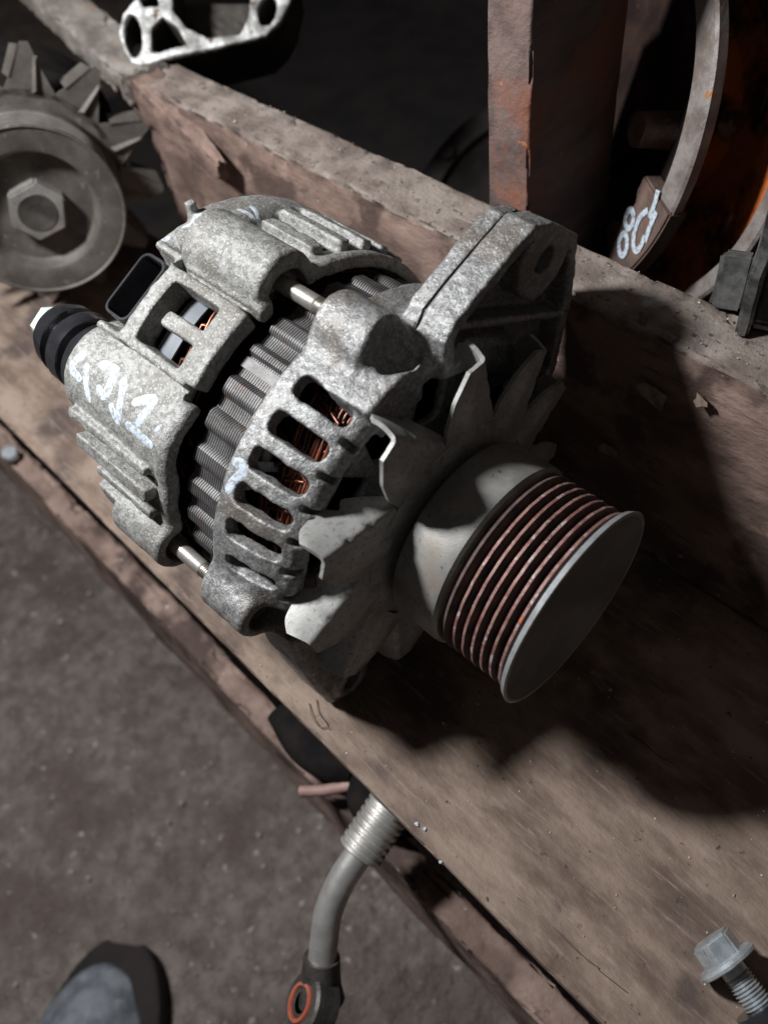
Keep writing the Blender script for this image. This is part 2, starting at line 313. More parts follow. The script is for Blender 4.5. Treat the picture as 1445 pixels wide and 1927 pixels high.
def front_bracket_geo(h=0.62):
    X, Y, Z = grid((-96, -84, -80), (-54, 80, 88), h)
    r = np.hypot(Y, Z); th = np.degrees(np.arctan2(-Y, Z))
    rout = np.interp(X, [-92, -84, -73, -67, -62], [66.3, 66.2, 64.6, 62.3, 59.6]).astype(np.float32)
    d = ext(r - rout, X, -92, -61.8, 2.2)
    cav = np.maximum(r - (rout - 5.0), slab(X, -130, -70)); 
    d = smax(d, -cav, 1.5)
    d = smax(d, -ext(r - 53.5, X, -66.5, -50, 1.5), 1.5)                     # recessed dark front face
    arcs = [(21.5, 6.9, -85.0), (32.4, 6.9, -85.2), (42.9, 6.9, -85.4), (53.4, 6.7, -85.6), (63.9, 6.5, -85.8), (75.2, 5.4, -84.5)]
    arcs += [(a, 6.6, -85) for a in (111, 122, 165, 176, 197, 208, 219, 230, 241, 252, 288, 299)]
    for i, (tc_, wd, xa) in enumerate(arcs):
        da = (th - tc_ + 180) % 360 - 180; u = np.radians(da) * 64
        far = slab(r, 50, 75)
        s = box2(u, X - (xa - 66.2) / 2, wd / 2, (-66.2 - xa) / 2, 2.6)
        if i < 6: s = np.where(X < -80, box2(u, X - (xa - 66.2) / 2, wd / 2 + 0.2, (-66.2 - xa) / 2, 2.6), s)
        d = smax(d, -np.maximum(s, far), 0.5)
    for tc_ in (27, 37.7, 48.1, 58.6, 69.3, 80.0):                          # notches between the nubs at the slot ends
        da = (th - tc_ + 180) % 360 - 180; u = np.radians(da) * 62
        s = np.maximum(box2(u, X + 58.5, 1.2, 7.0, 1.0), slab(r, 55.5, 75)); d = smax(d, -s, 0.7)
    for tb, rb, x0, x1 in ((1.5, 10.3, -93, -72), (91, 9.3, -93, -71), (181, 9, -92, -71), (271, 9, -92, -71)):
        cy, cz = -64.5 * math.sin(R(tb)), 64.5 * math.cos(R(tb))
        b = ext(np.hypot(Y - cy, Z - cz) - rb, X, x0, x1, 2.5); d = smin(d, b, 5)
        if tb > 80:
            d = smax(d, -np.maximum(np.hypot(Y - cy, Z - cz) - 5.6, slab(X, -76, -50)), 1.2)
    for k in range(12):                                                     # vents of the front face
        a = R(15 + 30 * k); cy, cz = -math.sin(a), math.cos(a); u = -(Y * cz - Z * cy) ; v = Y * cy + Z * cz
        d = smax(d, -np.maximum(box2(u, v - 40, 6.2, 9, 3), np.maximum(slab(X, -72, -60), -v)), 1.2)
    da_ = (th - 8.5 + 180) % 360 - 180; d = smin(d, ext(np.maximum(np.abs(np.radians(da_) * 62) - 11, slab(r, 50, 65.2)), X, -78, -60.6, 1.6), 2.0)
    d = smax(d, -(np.sqrt(((X + 67.2) / 6.6) ** 2 + ((Y - 0.5) / 9.4) ** 2 + ((Z - 69.5) / 11.5) ** 2) - 1) * 6.0, 0.8)
    hub = ext(r - 21, X, -76, -57, 2); d = smin(d, hub, 3)
    ear = poly2(Y, Z, [(9, 52), (10.5, 65), (15, 70), (24, 73.5), (40, 79), (50, 82), (59.5, 77.5), (73.2, 66), (75, 43), (70, 12), (62, 2), (45, 25), (24, 46)])
    e = ext(ear + np.where(X < -71.2, 0.9, 0.0) + 0.9 * np.exp(-((X + 71.4) / 0.55) ** 2), X, -78, -60, 1.0)
    rec = ear + 4.6; keep = np.hypot(Y - 56, Z - 66) - 12.5
    rec = smax(rec, -keep, 2.0); rec = np.maximum(rec, -(Y - 15))
    rib_ = np.abs(Y * 0.5 + Z * 0.86 - 66) - 1.3; rec = smax(rec, -rib_, 1.5)
    e = smax(e, -ext(rec, X, -68.5, -50, 1.0), 1.5)
    d = smin(d, e, 3.0)
    d = smax(d, -np.maximum(np.hypot(Y - 56, Z - 66.5) - 4.3, slab(X, -90, -50)), 0.8)
    d = smax(d, -(np.sqrt(((X + 67.2) / 6.6) ** 2 + ((Y - 0.5) / 10.4) ** 2 + ((Z - 69.5) / 11.5) ** 2) - 1) * 6.0, 0.8)   # dark pocket behind the ear
    hinge = poly2(Y, Z, [(-64, -8), (-63, -30), (-59.5, -52), (-56, -70), (-52, -74), (-40, -74), (-34, -68), (-28, -50), (-45, -20)])
    d = smin(d, ext(hinge, X, -80, -61.5, 2.2), 4)
    d = smin(d, ext(np.hypot(Y + 45, Z + 63) - 8, X, -82, -59.5, 1.5), 2)
    d = smax(d, -np.maximum(np.hypot(Y + 45, Z + 63) - 4.6, slab(X, -90, -50)), 0.6)
    d = smin(d, ext(poly2(Y, Z, [(-12, -60), (-12, -73.5), (8, -73.5), (10, -60)]), X, -88, -70, 2), 4)
    d = d + rough3(X, Y, Z, 0.85, 0.16) + rough3(Y, Z, X, 0.33, 0.25)
    return nets(d, (-96, -84, -80), h)

def rear_bracket_geo(h=0.68):
    X, Y, Z = grid((-180, -82, -86), (-110, 82, 82), h)
    r = np.hypot(Y, Z); th = np.degrees(np.arctan2(-Y, Z))
    rout = np.interp(X, [-168, -163, -158, -150, -130, -119, -117.5, -113], [50, 57, 60.5, 62.6, 64.2, 64.8, 66.3, 66.6]).astype(np.float32)
    d = ext(r - rout, X, -168, -113.2, 3)
    def boxa(tc_, half, x0, x1, r0, r1, rr=1.2):
        da = (th - tc_ + 180) % 360 - 180; u = np.radians(da) * 65
        return ext(np.maximum(np.abs(u) - half, slab(r, r0, r1)), X, x0, x1, rr)
    # bulge that carries the painted mark, pad round the window, bosses
    by, bz = -50.5 * math.sin(R(56)), 50.5 * math.cos(R(56))
    bul = ext(np.hypot(Y - by, Z - bz) - np.interp(X, [-172, -150, -113], [18.0, 18.6, 19.0]), X, -171, -113.2, 2.5); d = smin(d, bul, 4)
    pad = boxa(26.2, 14.2, -152, -113.2, 50, 68.2, 1.3); d = smin(d, pad, 1.0)
    d = smin(d, boxa(8.0, 5.6, -147, -111.5, 50, 66.8, 1.5), 1.2)
    d = smin(d, boxa(-24, 25, -168, -148, 45, 68.2, 6), 2)
    d = smin(d, boxa(0, 12, -168, -154, 45, 66.0, 5), 2)
    d = smin(d, boxa(-3.5, 1.6, -167, -163.5, 60, 71.5, 1), 1.5)
    for tb, rb, x0 in ((1, 11.8, -151), (92, 10.5, -141), (181, 10, -145), (271, 10.5, -150)):
        rc_ = 65.2 if tb == 1 else 64.0; cy, cz = -rc_ * math.sin(R(tb)), rc_ * math.cos(R(tb))
        d = smin(d, ext(np.hypot(Y - cy, Z - cz) - rb, X, x0, -113.2, 2.5), 2.6)
    # fins and ridges
    for tf, x0, x1, hw, r1 in ((65.5, -164, -121, 1.5, 69.8), (72.0, -158, -119, 2.4, 70.8), (79.5, -150, -119, 1.6, 69.5), (-17.5, -147, -122, 2.6, 67.5), (-26.5, -150, -120, 2.3, 68.6), (-36, -152, -120, 2.3, 68.8), (-45, -150, -120, 2.3, 68.5), (-54, -150, -120, 2.3, 68.3)):
        d = smin(d, boxa(tf, hw, x0, x1, 55, r1, 1.2), 1.5)
    d = smin(d, boxa(95, 5, -158, -140, 50, 68.5, 2), 3)
    # inside
    cav = np.maximum(r - np.minimum(rout - 4.2, 61.8), slab(X, -163, -100)); 
    for tb, rb in ((1, 7.2), (92, 6.6), (181, 6), (271, 6)):
        cy, cz = -64.0 * math.sin(R(tb)), 64.0 * math.cos(R(tb))
        cav = smin(cav, ext(np.hypot(Y - cy, Z - cz) - rb, X, -119, -100, 1), 3)
    cav = smin(cav, np.maximum(np.hypot(Y - by, Z - bz) - 14.5, slab(X, -166, -100)), 3)
    d = smax(d, -cav, 0.8)
    # window with its free-ended tongue
    da = np.radians(th - 26.4) * 66
    win = box2(da, X + 133.6, 10.9, 11.0, 1.8)
    ton = box2(da - 0.2, X + 127.5, 2.6, 11.6, 1.6); win = smax(win, -ton, 0.4)
    d = smax(d, -np.maximum(win, slab(r, 50, 80) + np.where(Z < 0, 50, 0)), 0.8)
    tong2 = ext(np.maximum(np.abs(da - 0.2) - 2.6, slab(r, 62.0, 66.2)), X, -139, -120, 1); d = smin(d, tong2, 0.6)
    # grooves each side of the pad
    for tg in (12.9, 39.4):
        u = np.radians(th - tg) * 66; d = smax(d, -np.maximum(np.maximum(np.abs(u) - 0.8, slab(X, -150, -112)), slab(r, 65.2, 80)), 0.6)
    # notches in the front lip under the pad
    for tg, wd in ((13.4, 0.9), (39.8, 2.6)):
        u = np.radians(th - tg) * 66; d = smax(d, -np.maximum(np.maximum(np.abs(u) - wd, slab(X, -117, -105)), slab(r, 60, 80)), 1.0)
    # slits between fins
    for ts, x0, x1, hw in ((68.7, -131, -121, 1.3), (76, -150, -122, 1.7), (-12.4, -129, -122.5, 1.3), (-22, -146, -124, 1.6), (-31.3, -148, -122, 1.8), (-40.5, -148, -122, 1.8), (-49.5, -148, -122, 1.8), (-58.5, -148, -122, 1.8)):
        u = np.radians((th - ts + 180) % 360 - 180) * 66; d = smax(d, -np.maximum(box2(u, X - (x0 + x1) / 2, hw, (x1 - x0) / 2, 1.1), slab(r, 52, 85)), 0.7)
    # recess for the plug socket
    u = np.radians(th - 24.5) * 66
    d = smax(d, -np.maximum(box2(u, X + 158.6, 14.6, 8.0, 4.2), slab(r, 46, 90) + np.where(Z < 0, 50, 0)), 0.8)
    lipb = ext(np.maximum(box2(u, X + 158.6, 17.2, 9.8, 5), -box2(u, X + 158.6, 14.8, 8.1, 4.2)) + np.where(Z < 0, 50, 0), r, 52, 67.5, 0.8)
    lipb = np.maximum(lipb, -(X + 163.2)); 
    d = smin(d, np.where(X < -150.5, lipb, 5), 1.5)
    d = smax(d, -(np.maximum(r - 12, slab(X, -190, -150))), 1)
    d = d + rough3(X, Y, Z, 0.8, 0.13) + rough3(Y, Z, X, 0.3, 0.22)
    return nets(d, (-180, -82, -86), h)

# ---------------------------------------------------------------- the alternator in the tray
A_AX = Vector((0.99769355, 0.04641768, -0.04952747)); A_P = Vector((-76.502, 120.668, 70.204))
alt = empty('alternator', mtx=frame(A_P, A_AX, (0, 0, 1)))
tag(alt, 'large grimy aluminium alternator with ribbed pulley, lying in the wooden tray', 'alternator')
V, Q = front_bracket_geo(); fb = fast_mesh('front_bracket', V, Q, 'cast', alt)
bvh_f = BVHTree.FromPolygons(V.tolist(), Q.tolist())
V, Q = rear_bracket_geo(); rb = fast_mesh('rear_bracket', V, Q, 'cast_rear', alt)
bvh_r = BVHTree.FromPolygons(V.tolist(), Q.tolist())

# laminated stator: corrugated outline, one thin groove between every two sheets
prof = []
x = -110.0
while x < -87.5:
    prof += [(x, 0.0), (x + 0.62, 0.0), (x + 0.72, -0.42), (x + 0.88, -0.42)]; x += 0.95
nt_ = 32; seg = nt_ * 12; v = []; f = []
def tooth(t):
    ph = ((t - 9.4) / 360 * nt_) % 1.0; ph = min(ph, 1 - ph) * 2
    k = min(1, max(0, (ph - 0.42) / 0.26)); return 61.2 - 1.9 * k
for i in range(seg):
    t = 360 * i / seg; c, s = math.cos(R(t)), math.sin(R(t)); rr0 = tooth(t)
    if 20.8 < t < 27.2: rr0 = min(rr0, 59.8)
    for p in prof:
        rr = rr0 + p[1]; v.append((p[0], -rr * s, rr * c))
k = len(prof)
for i in range(seg):
    j = (i + 1) % seg
    for q in range(k - 1): f.append((i * k + q, i * k + q + 1, j * k + q + 1, j * k + q))
st = mesh('stator_core', v, f, 'steel_lam', alt, 30); 
st['label'] = 'ridged stack of thin brown-grey steel laminations'
lathe('stator_weld', [(-110, 59.0), (-110, 60.4), (-88, 60.4), (-88, 59.0)], 'steel_lam', alt, 3, a0=22.3, a1=25.6)
lathe('gap_shade_ring', [(-122, 50), (-122, 57.5), (-109.5, 57.5), (-109.4, 50)], 'blackdull', alt, 96)  # black ring, its colour darkens the gap under the rear lip
lathe('rotor', [(-150, 0), (-150, 42), (-76, 42), (-76, 0)], 'blackdull', alt, 48)
lathe('insulating_band', [(-142.5, 58.8), (-142.5, 59.6), (-135, 59.6), (-135, 58.8)], 'band', alt, 72)
def winding(name, x0, x1, rr, n, seed, rw):
    q = random.Random(seed); v = []; f = []
    for i in range(n):
        g_ = i // 9; t0 = 360 * i / n + q.uniform(-3, 2); half = q.uniform(13, 19); ra = rr + q.uniform(-3.5, 1.5); pts = []
        xm = x0 + (x1 - x0) * (0.25 + 0.7 * ((i * 7) % 9) / 8); sl = q.gauss(2.6, 0.5) * (1 if g_ % 13 else -1); ph = q.uniform(0, 6)
        for k in range(9):
            u = k / 4 - 1; a = R(t0 + half * u)
            xx = xm + sl * u + 0.35 * math.sin(u * 4 + ph) + (x0 - xm) * max(0, abs(u) - .75) * 3
            rj = ra + 0.8 * math.sin(u * 3 + g_); pts.append((xx, -rj * math.sin(a), rj * math.cos(a)))
        a, b = tube_geo(pts, rw, 6, False, len(v)); v += a; f += b
    return mesh(name, v, f, 'copper', alt, 180)
wf = winding('copper_winding', -89, -70.5, 52.0, 420, 3, 0.6); wr = winding('copper_winding', -117, -134, 57.0, 420, 5, 0.6)

ro_ = [(10.5, 65), (15, 70), (24, 73.5), (40, 79), (49, 81.5), (56, 80)]
tube('parting_line', [(-71.6 + .25 * math.sin(a_ * .7), a_ - .2, b_ - 1.05) for a_, b_ in ro_], .42, 'blackdull', fb, 6, 180)
# through bolts
def bolt_at(tb, rr):
    cy, cz = -rr * math.sin(R(tb)), rr * math.cos(R(tb))
    prof = [(-121, 0), (-121, 2.75), (-100.5, 2.75), (-100, 2.5)]
    x = -100
    while x < -90: prof += [(x + .25, 2.75), (x + .55, 2.3), (x + .8, 2.3)]; x += .8
    vv, ff, mi = lathe_geo(prof, 24)
    return mesh('through_bolt', [(a, b + cy, c + cz) for a, b, c in vv], ff, 'bolt', alt, 30)
for tb, rr in ((0.8, 66), (91.5, 66), (181, 64), (271, 64)): bolt_at(tb, rr)

# pulley
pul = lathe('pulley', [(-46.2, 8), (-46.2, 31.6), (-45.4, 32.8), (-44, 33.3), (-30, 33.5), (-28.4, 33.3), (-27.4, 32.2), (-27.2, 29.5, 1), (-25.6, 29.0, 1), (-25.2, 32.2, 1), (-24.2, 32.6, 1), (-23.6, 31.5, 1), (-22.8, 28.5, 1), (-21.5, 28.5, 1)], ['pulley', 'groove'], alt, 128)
ribs = []
NR = 6; px0 = -20.81; dp = 3.51
for i in range(NR):
    xc = px0 + dp * i
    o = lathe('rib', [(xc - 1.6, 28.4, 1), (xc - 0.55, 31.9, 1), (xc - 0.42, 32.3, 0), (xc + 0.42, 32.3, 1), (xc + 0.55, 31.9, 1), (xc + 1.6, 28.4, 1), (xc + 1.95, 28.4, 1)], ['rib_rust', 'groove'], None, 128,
              wob=lambda p, t, s=i: (0.22 * noise.noise(Vector((math.cos(t) * 9, math.sin(t) * 9, s * 3.3))) if p[1] > 30 else 0))
    o.parent = pul
o = lathe('front_flange', [(-1.65, 28.4), (-1.6, 31.5), (-1.45, 33.2), (-1.2, 34.1), (0.6, 35.15), (0.85, 34.9), (0.95, 34.2), (0.8, 33.6, 1), (0.1, 32.6, 1), (0.05, 24, 1), (-0.35, 23.4, 1), (-0.4, 15, 1), (-0.9, 14, 1), (-0.9, 0, 1)], ['rim_steel', 'face_dark'], None, 160); o.parent = pul

# fan: each blade a pressed finger with a flap folded back towards the casing
def blade_mesh(seedv, L=12.0, sc_=1.0):
    """generic blade at theta 0; bend line from inner (39,-17 deg) to outer (59,0)"""
    def pol(r_, t_): return Vector((0, -r_ * math.sin(R(t_)), r_ * math.cos(R(t_))))
    bi, bo = pol(38.5, -18), pol(63, 0)
    plate = [bi, bi.lerp(bo, .33), bi.lerp(bo, .66), bo]
    edge = [pol(36, 16), pol(45.5, 14.5), pol(54, 10.5), pol(62, 5)]
    ax = (bo - bi).normalized(); nrm = Vector((0, -ax.z, ax.y))      # in plane, away from the plate
    if nrm.dot(edge[1] - bi) > 0: nrm = -nrm
    rows = []; ang_max = R(82); rad = 2.2; steps = 5; NU = 26
    def lerpL(lst, t):
        k = t * (len(lst) - 1); i = min(int(k), len(lst) - 2); return lst[i].lerp(lst[i + 1], k - i)
    cols = []
    for iu in range(NU + 1):
        u = iu / NU; b = bi.lerp(bo, u); e = lerpL(edge, u); col = []
        for k in range(7):
            p = e.lerp(b, k / 6.0); hump = 2.1 * math.exp(-((k / 6 - .45) / .17) ** 2) * min(1, (1 - u) * 2.0); col.append(p + Vector((hump, 0, 0)))
        for k in range(1, steps + 1):
            a = ang_max * k / steps; col.append(b + nrm * rad * math.sin(a) + Vector((-rad * (1 - math.cos(a)), 0, 0)))
        end = col[-1]; dirv = nrm * math.cos(ang_max) + Vector((-math.sin(ang_max), 0, 0))
        Lu = L * (0.80 + 0.2 * math.sin(u * math.pi * .9 + .4)) * (0.30 + 0.70 * min(1, u / 0.42) ** .8)
        Lu *= 1 - .34 * math.exp(-((u - .46) / .075) ** 2)
        if u > .86: Lu *= 1 - .30 * ((u - .86) / .14) ** 2
        for k in range(1, 6): col.append(end + dirv * Lu * k / 5 + ax * (1.6 * u * k / 5) + nrm * (0.5 * math.sin(k / 5 * 3)))
        cols.append(col)
    nk = len(cols[0]); v = [p for c in cols for p in c]
    # two dimples across the bend
    for uc in (.36, .66):
        for iu in range(NU + 1):
            g_ = math.exp(-(((iu / NU) - uc) / .034) ** 2)
            for k in range(5, 13):
                kk = math.exp(-((k - 8.6) / 2.2) ** 2); v[iu * nk + k] = v[iu * nk + k] - nrm * 0.7 * g_ * kk + Vector((-0.6 * g_ * kk, 0, 0))
    f = [(i * nk + k, (i + 1) * nk + k, (i + 1) * nk + k + 1, i * nk + k + 1) for i in range(NU) for k in range(nk - 1)]
    me = bpy.data.meshes.new('blade'); me.from_pydata([tuple(p * MM * sc_) for p in v], [], f)
    bm = bmesh.new(); bm.from_mesh(me); bmesh.ops.recalc_face_normals(bm, faces=bm.faces); 
    bmesh.ops.solidify(bm, geom=bm.faces[:], thickness=1.35 * MM * sc_); bmesh.ops.recalc_face_normals(bm, faces=bm.faces)
    bm.to_mesh(me); bm.free(); me.materials.append(M['sheet']); me.shade_smooth(); me.set_sharp_from_angle(angle=R(48))
    return me
bmesh_blade = blade_mesh(1)
fan = lathe('fan', [(-47.5, 10), (-47.5, 27), (-48.6, 31), (-49.6, 38.6), (-51.0, 38.6), (-50.0, 31), (-48.9, 27), (-48.9, 10), (-47.5, 10)], 'sheet', alt, 96)
BL = [-47, -76, -13.5, 20.5, 56, 88, 121, 153, 186, 219, 252]
for t in BL:
    o = bpy.data.objects.new('blade', bmesh_blade); sc.collection.objects.link(o); o.parent = fan
    o.rotation_euler = (R(t), 0, 0); o.location = (-49.8 * MM, 0, 0)

# black terminal and plug socket at the back
def off(vv, y, z): return [(a, b + y, c + z) for a, b, c in vv]
ty, tz = -48 * math.sin(R(59)), 48 * math.cos(R(59))
vv, ff, mi = lathe_geo([(-168, 8), (-168, 15), (-178, 15), (-180.5, 14.6), (-181.5, 11.8), (-184, 11.8), (-185, 14.2), (-190, 14.4), (-191.5, 14), (-192.5, 11.4), (-195, 11.4), (-196, 13.4), (-200, 13), (-204, 11.4), (-206, 8.5), (-206, 0)], 48)
ti = mesh('terminal_insulator', off(vv, ty, tz), ff, 'black', alt, 30)
vv, ff, mi = lathe_geo([(-204, 0), (-204, 8), (-212, 7.8), (-214, 6), (-214, 0)], 6)
mesh('terminal_stud', off(vv, ty, tz), ff, 'stud', ti, 30)
def rrect(hu, hv, r_, n=6):
    pts = []
    for cx, cy, a in ((hu - r_, hv - r_, 0), (-hu + r_, hv - r_, 90), (-hu + r_, -hv + r_, 180), (hu - r_, -hv + r_, 270)):
        for k in range(n + 1): t = R(a + 90 * k / n); pts.append((cx + r_ * math.cos(t), cy + r_ * math.sin(t)))
    return pts
def socket():
    a = R(24.5); e_r = Vector((0, -math.sin(a), math.cos(a))); e_u = Vector((0, -math.cos(a), -math.sin(a))); e_x = Vector((1, 0, 0))
    v = []; f = []; loops = []
    for (hu, hv, rr_, z_) in ((11.8, 6.2, 3.4, 50), (11.8, 6.2, 3.4, 66.6), (11.6, 6.0, 3.2, 67.0), (10.8, 5.2, 2.6, 67.0), (10.6, 5.0, 2.5, 66.6), (10.4, 4.8, 2.4, 50)):
        loops.append(len(v)); pts = rrect(hu, hv, rr_); n = len(pts)
        for u, x_ in pts: v.append(e_r * z_ + e_u * u + e_x * (x_ - 157.6))
    for i in range(5):
        for k in range(n): f.append((loops[i] + k, loops[i] + (k + 1) % n, loops[i + 1] + (k + 1) % n, loops[i + 1] + k))
    f.append(tuple(loops[5] + k for k in range(n)))
    o = mesh('plug_socket', v, f, 'black', alt, 40)
socket()

# white marker strokes laid on the castings
def stroke(pts, wdt, bvh, name='paint_stroke', rr=95):
    P = spline([(a, b, 0) for a, b in pts], 7) if len(pts) > 1 else [Vector((pts[0][0] - .8, pts[0][1], 0)), Vector((pts[0][0] + .8, pts[0][1], 0))]
    Q_ = []
    for p in P: Q_.append(p)
    dens = [];
    for i in range(len(Q_) - 1):
        n = max(1, int(((Q_[i + 1].x - Q_[i].x) ** 2 + ((Q_[i + 1].y - Q_[i].y) * 1.2) ** 2) ** .5 / 0.5))
        for k in range(n): dens.append(Q_[i].lerp(Q_[i + 1], k / n))
    dens.append(Q_[-1]); v = []; f = []; nw = 6; n = len(dens)
    for i, p in enumerate(dens):
        t = dens[min(i + 1, n - 1)] - dens[max(i - 1, 0)]; t = Vector((t.x, t.y * 1.17, 0)); t.normalize(); nn = Vector((-t.y, t.x, 0))
        e = min(i, n - 1 - i) * 0.5; cap = math.sqrt(max(0.04, 1 - max(0, 1 - e / (wdt * .5)) ** 2)) * (1 + 0.22 * noise.noise(Vector((p.x * .9, p.y * .5, 3))))
        for k in range(nw + 1):
            o_ = nn * (wdt * (k / nw - .5) * cap); th_ = R(p.y + o_.y / 1.17); xx = p.x + o_.x
            dr = Vector((0, -math.sin(th_), math.cos(th_))); hit = bvh.ray_cast(Vector((xx, 0, 0)) + dr * rr, -dr)
            hp = hit[0] if hit[0] is not None else Vector((xx, 0, 0)) + dr * 60
            v.append(hp + dr * (0.09 if 0 < k < nw else -0.05))
    for i in range(n - 1):
        for k in range(nw): f.append((i * (nw + 1) + k, i * (nw + 1) + k + 1, (i + 1) * (nw + 1) + k + 1, (i + 1) * (nw + 1) + k))
    return mesh(name, v, f, 'paint', None, 180)
for pts, wd in [([(-163.3, 47.7), (-166.2, 53.4), (-159.6, 54.9)], 2.6), ([(-160.5, 49.8), (-156.4, 55.2), (-153.1, 58.8)], 2.6),
                ([(-155.4, 47.7), (-147.6, 47.2), (-146.6, 53.8), (-151.6, 52.9)], 2.8), ([(-143.2, 54.5), (-137.5, 57.4), (-140.3, 50), (-143.3, 46.8)], 2.5),
                ([(-134.2, 50.6), (-127.2, 46.6), (-128.3, 55.0)], 2.7), ([(-133.6, 56.2), (-119.1, 56.7)], 2.4), ([(-120.4, 51.4), (-119.0, 51.8)], 3.6),
                ([(-165, 10), (-162.5, 6.5)], 2.8), ([(-163.5, 2), (-160.5, -5)], 1.9), ([(-160.5, -8), (-153.5, -5.5)], 1.9), ([(-156, -18), (-148.5, -16), (-156, -13)], 1.5)]:
    stroke(pts, wd * 1.3, bvh_r).parent = rb
for pts, wd in [([(-90.6, 46.9), (-85.6, 47.2), (-88.5, 55.2)], 3.0)]:
    stroke(pts, wd * 1.4, bvh_f).parent = fb

# ---------------------------------------------------------------- tray, rail, post, beam, ground
tray = plank('tray_board', -760, 140, 50.3, 199, -4.5, 0, 'board', None, 420, 0.9, 0.35, 40, chunks=3.2)
tag(tray, 'long dusty brown plywood board that the big alternator lies on', 'board')
rail = plank('tray_rail', -424, 170, 199.8, 226.5, -4.6, 107, 'rail', None, 300, 2.6, 1.0, 34, mtop='rail_top', chunks=7, ends=10)
tag(rail, 'thick upright reddish rail along the back of the tray, dusty worn top edge', 'rail')
post = plank('divider_board', 0, 420, -10, 10, -27, 27, 'post', None, 110, 1.4, 0.6, 40, chunks=4, mtx=frame((-198.5, 256, 60), (0, 0, 1), (0, 1, 0)))
tag(post, 'upright red-brown board end standing behind the tray rail', 'board')
beam = plank('support_beam', -800, 160, 50, 64.5, -160, -100, 'beam', None, 220, 3, 2.0, 40, chunks=8)
tag(beam, 'rough rusty-brown beam running below the tray board near the ground', 'beam')
lp = plank('loose_plank', -420, 0, -13, 13, -16, 0, 'greyplank', None, 160, 2.5, 1.6, 22, chunks=7, ends=9, mtx=frame((-428, 208, 110), (1, -0.20, 0), (0, 0, 1)))
spl = plank('splinter', -10, 84, -9, 9, -24, -1, 'rail', lp, 60, 1.5, 1.8, 16, chunks=5, ends=6)
for v_ in spl.data.vertices:
    k_ = max(0, min(1, v_.co.x / 0.088)); v_.co.y *= 1 - .75 * k_; v_.co.z = -0.006 + (v_.co.z + 0.006) * (1 - .6 * k_) - 0.012 * k_
tag(lp, 'weathered grey plank with a splintered end under the aluminium casting', 'plank')
def sheet(name, x0, x1, y0, y1, z, mt, n, amp, fr):
    v = []; f = []
    for i in range(n + 1):
        for j in range(n + 1):
            x = x0 + (x1 - x0) * i / n; y = y0 + (y1 - y0) * j / n; v.append((x, y, z + amp * noise.fractal(Vector((x / fr, y / fr, 0)), 1, 2, 4)))
    for i in range(n):
        for j in range(n): f.append((i * (n + 1) + j, (i + 1) * (n + 1) + j, (i + 1) * (n + 1) + j + 1, i * (n + 1) + j + 1))
    return mesh(name, v, f, mt, None, 180)
g = sheet('ground', -2500, 1200, -1200, 1600, -335, 'ground', 220, 5, 120); tag(g, 'trampled grey-brown earth ground', None, kind='structure')
bw = sheet('back_wall', -2500, 1200, -900, 900, 0, 'void', 20, 3, 200); bw.matrix_world = frame((0, 900, 300), (1, 0, 0), (0, -1, 0)); tag(bw, 'wall far behind the rack, shade put into its near-black colour', None, kind='structure')
ls = plank('lower_shelf', -1100, 300, 232, 880, -215, -200, 'void', None, 60, 3, 1, 60); tag(ls, 'shelf in the gap behind the tray rail, shade put into its black colour', 'shelf')

# grit and chips scattered on the boards
def grit(name, spots, mt, seed):
    q = random.Random(seed); v = []; f = []
    for (x, y, z, s) in spots:
        b = len(v); pts = [Vector((q.uniform(-1, 1), q.uniform(-1, 1), q.uniform(-.6, .6))).normalized() * s * q.uniform(.6, 1.2) for _ in range(6)]
        base = [Vector((1, 0, 0)), Vector((0, 1, 0)), Vector((-1, 0, 0)), Vector((0, -1, 0)), Vector((0, 0, .7)), Vector((0, 0, -.7))]
        for c in base:
            c = c * s * q.uniform(.6, 1.3); a = q.uniform(0, .6); v.append((x + c.x + a * s, y + c.y * q.uniform(.7, 1.3), z + c.z + s * .3))
        for t in ((0, 1, 4), (1, 2, 4), (2, 3, 4), (3, 0, 4), (1, 0, 5), (2, 1, 5), (3, 2, 5), (0, 3, 5)): f.append(tuple(b + k for k in t))
    return mesh(name, v, f, mt, None, 20)
q = random.Random(11)
sp = [(q.uniform(-420, 60), q.uniform(52, 197), 0, abs(q.gauss(0, .25)) + .12) for _ in range(420)] + [(q.uniform(-380, 60), q.uniform(201, 225), 107.2, abs(q.gauss(0, .22)) + .1) for _ in range(260)]
tag(grit('grit', sp, 'grit', 1), 'pale grit and dust specks scattered on the boards', None, kind='stuff')
sp = [(q.uniform(-900, 100), q.uniform(-500, 60), -333, abs(q.gauss(0, 1.2)) + .5) for _ in range(420)]
tag(grit('gravel_specks', sp, 'grit', 2), 'small pale stones trodden into the earth', None, kind='stuff')
def chip(name, c, s, nrm, mt, label, cat, seed):
    q = random.Random(seed); n = 8; mt_ = frame(c, nrm, (0.2, 0.3, 1)); poly = []
    for k in range(n): a = 2 * math.pi * k / n; r_ = s * q.uniform(.45, 1.1); poly.append((r_ * math.cos(a), r_ * .6 * math.sin(a)))
    o = prism(name, poly, 0, 0.7, mt, None, 0.15, 1, mtx=mt_); tag(o, label, cat); return o
chip('bark_flake', (-105, 196.5, 86), 8, (0.25, -1, 0.35), 'chip', 'pale torn flake peeling off the rail near the fan, the larger one', 'flake', 3)
chip('bark_flake', (-119, 197.5, 47), 4.5, (0.3, -1, 0.3), 'chip', 'small curled flake on the shaded side of the rail behind the fan', 'flake', 5)
chip('bark_flake', (-88, 197.6, 93), 4, (0, -1, 0.5), 'chip', 'tiny splinter just under the worn rim of the rail', 'flake', 9)
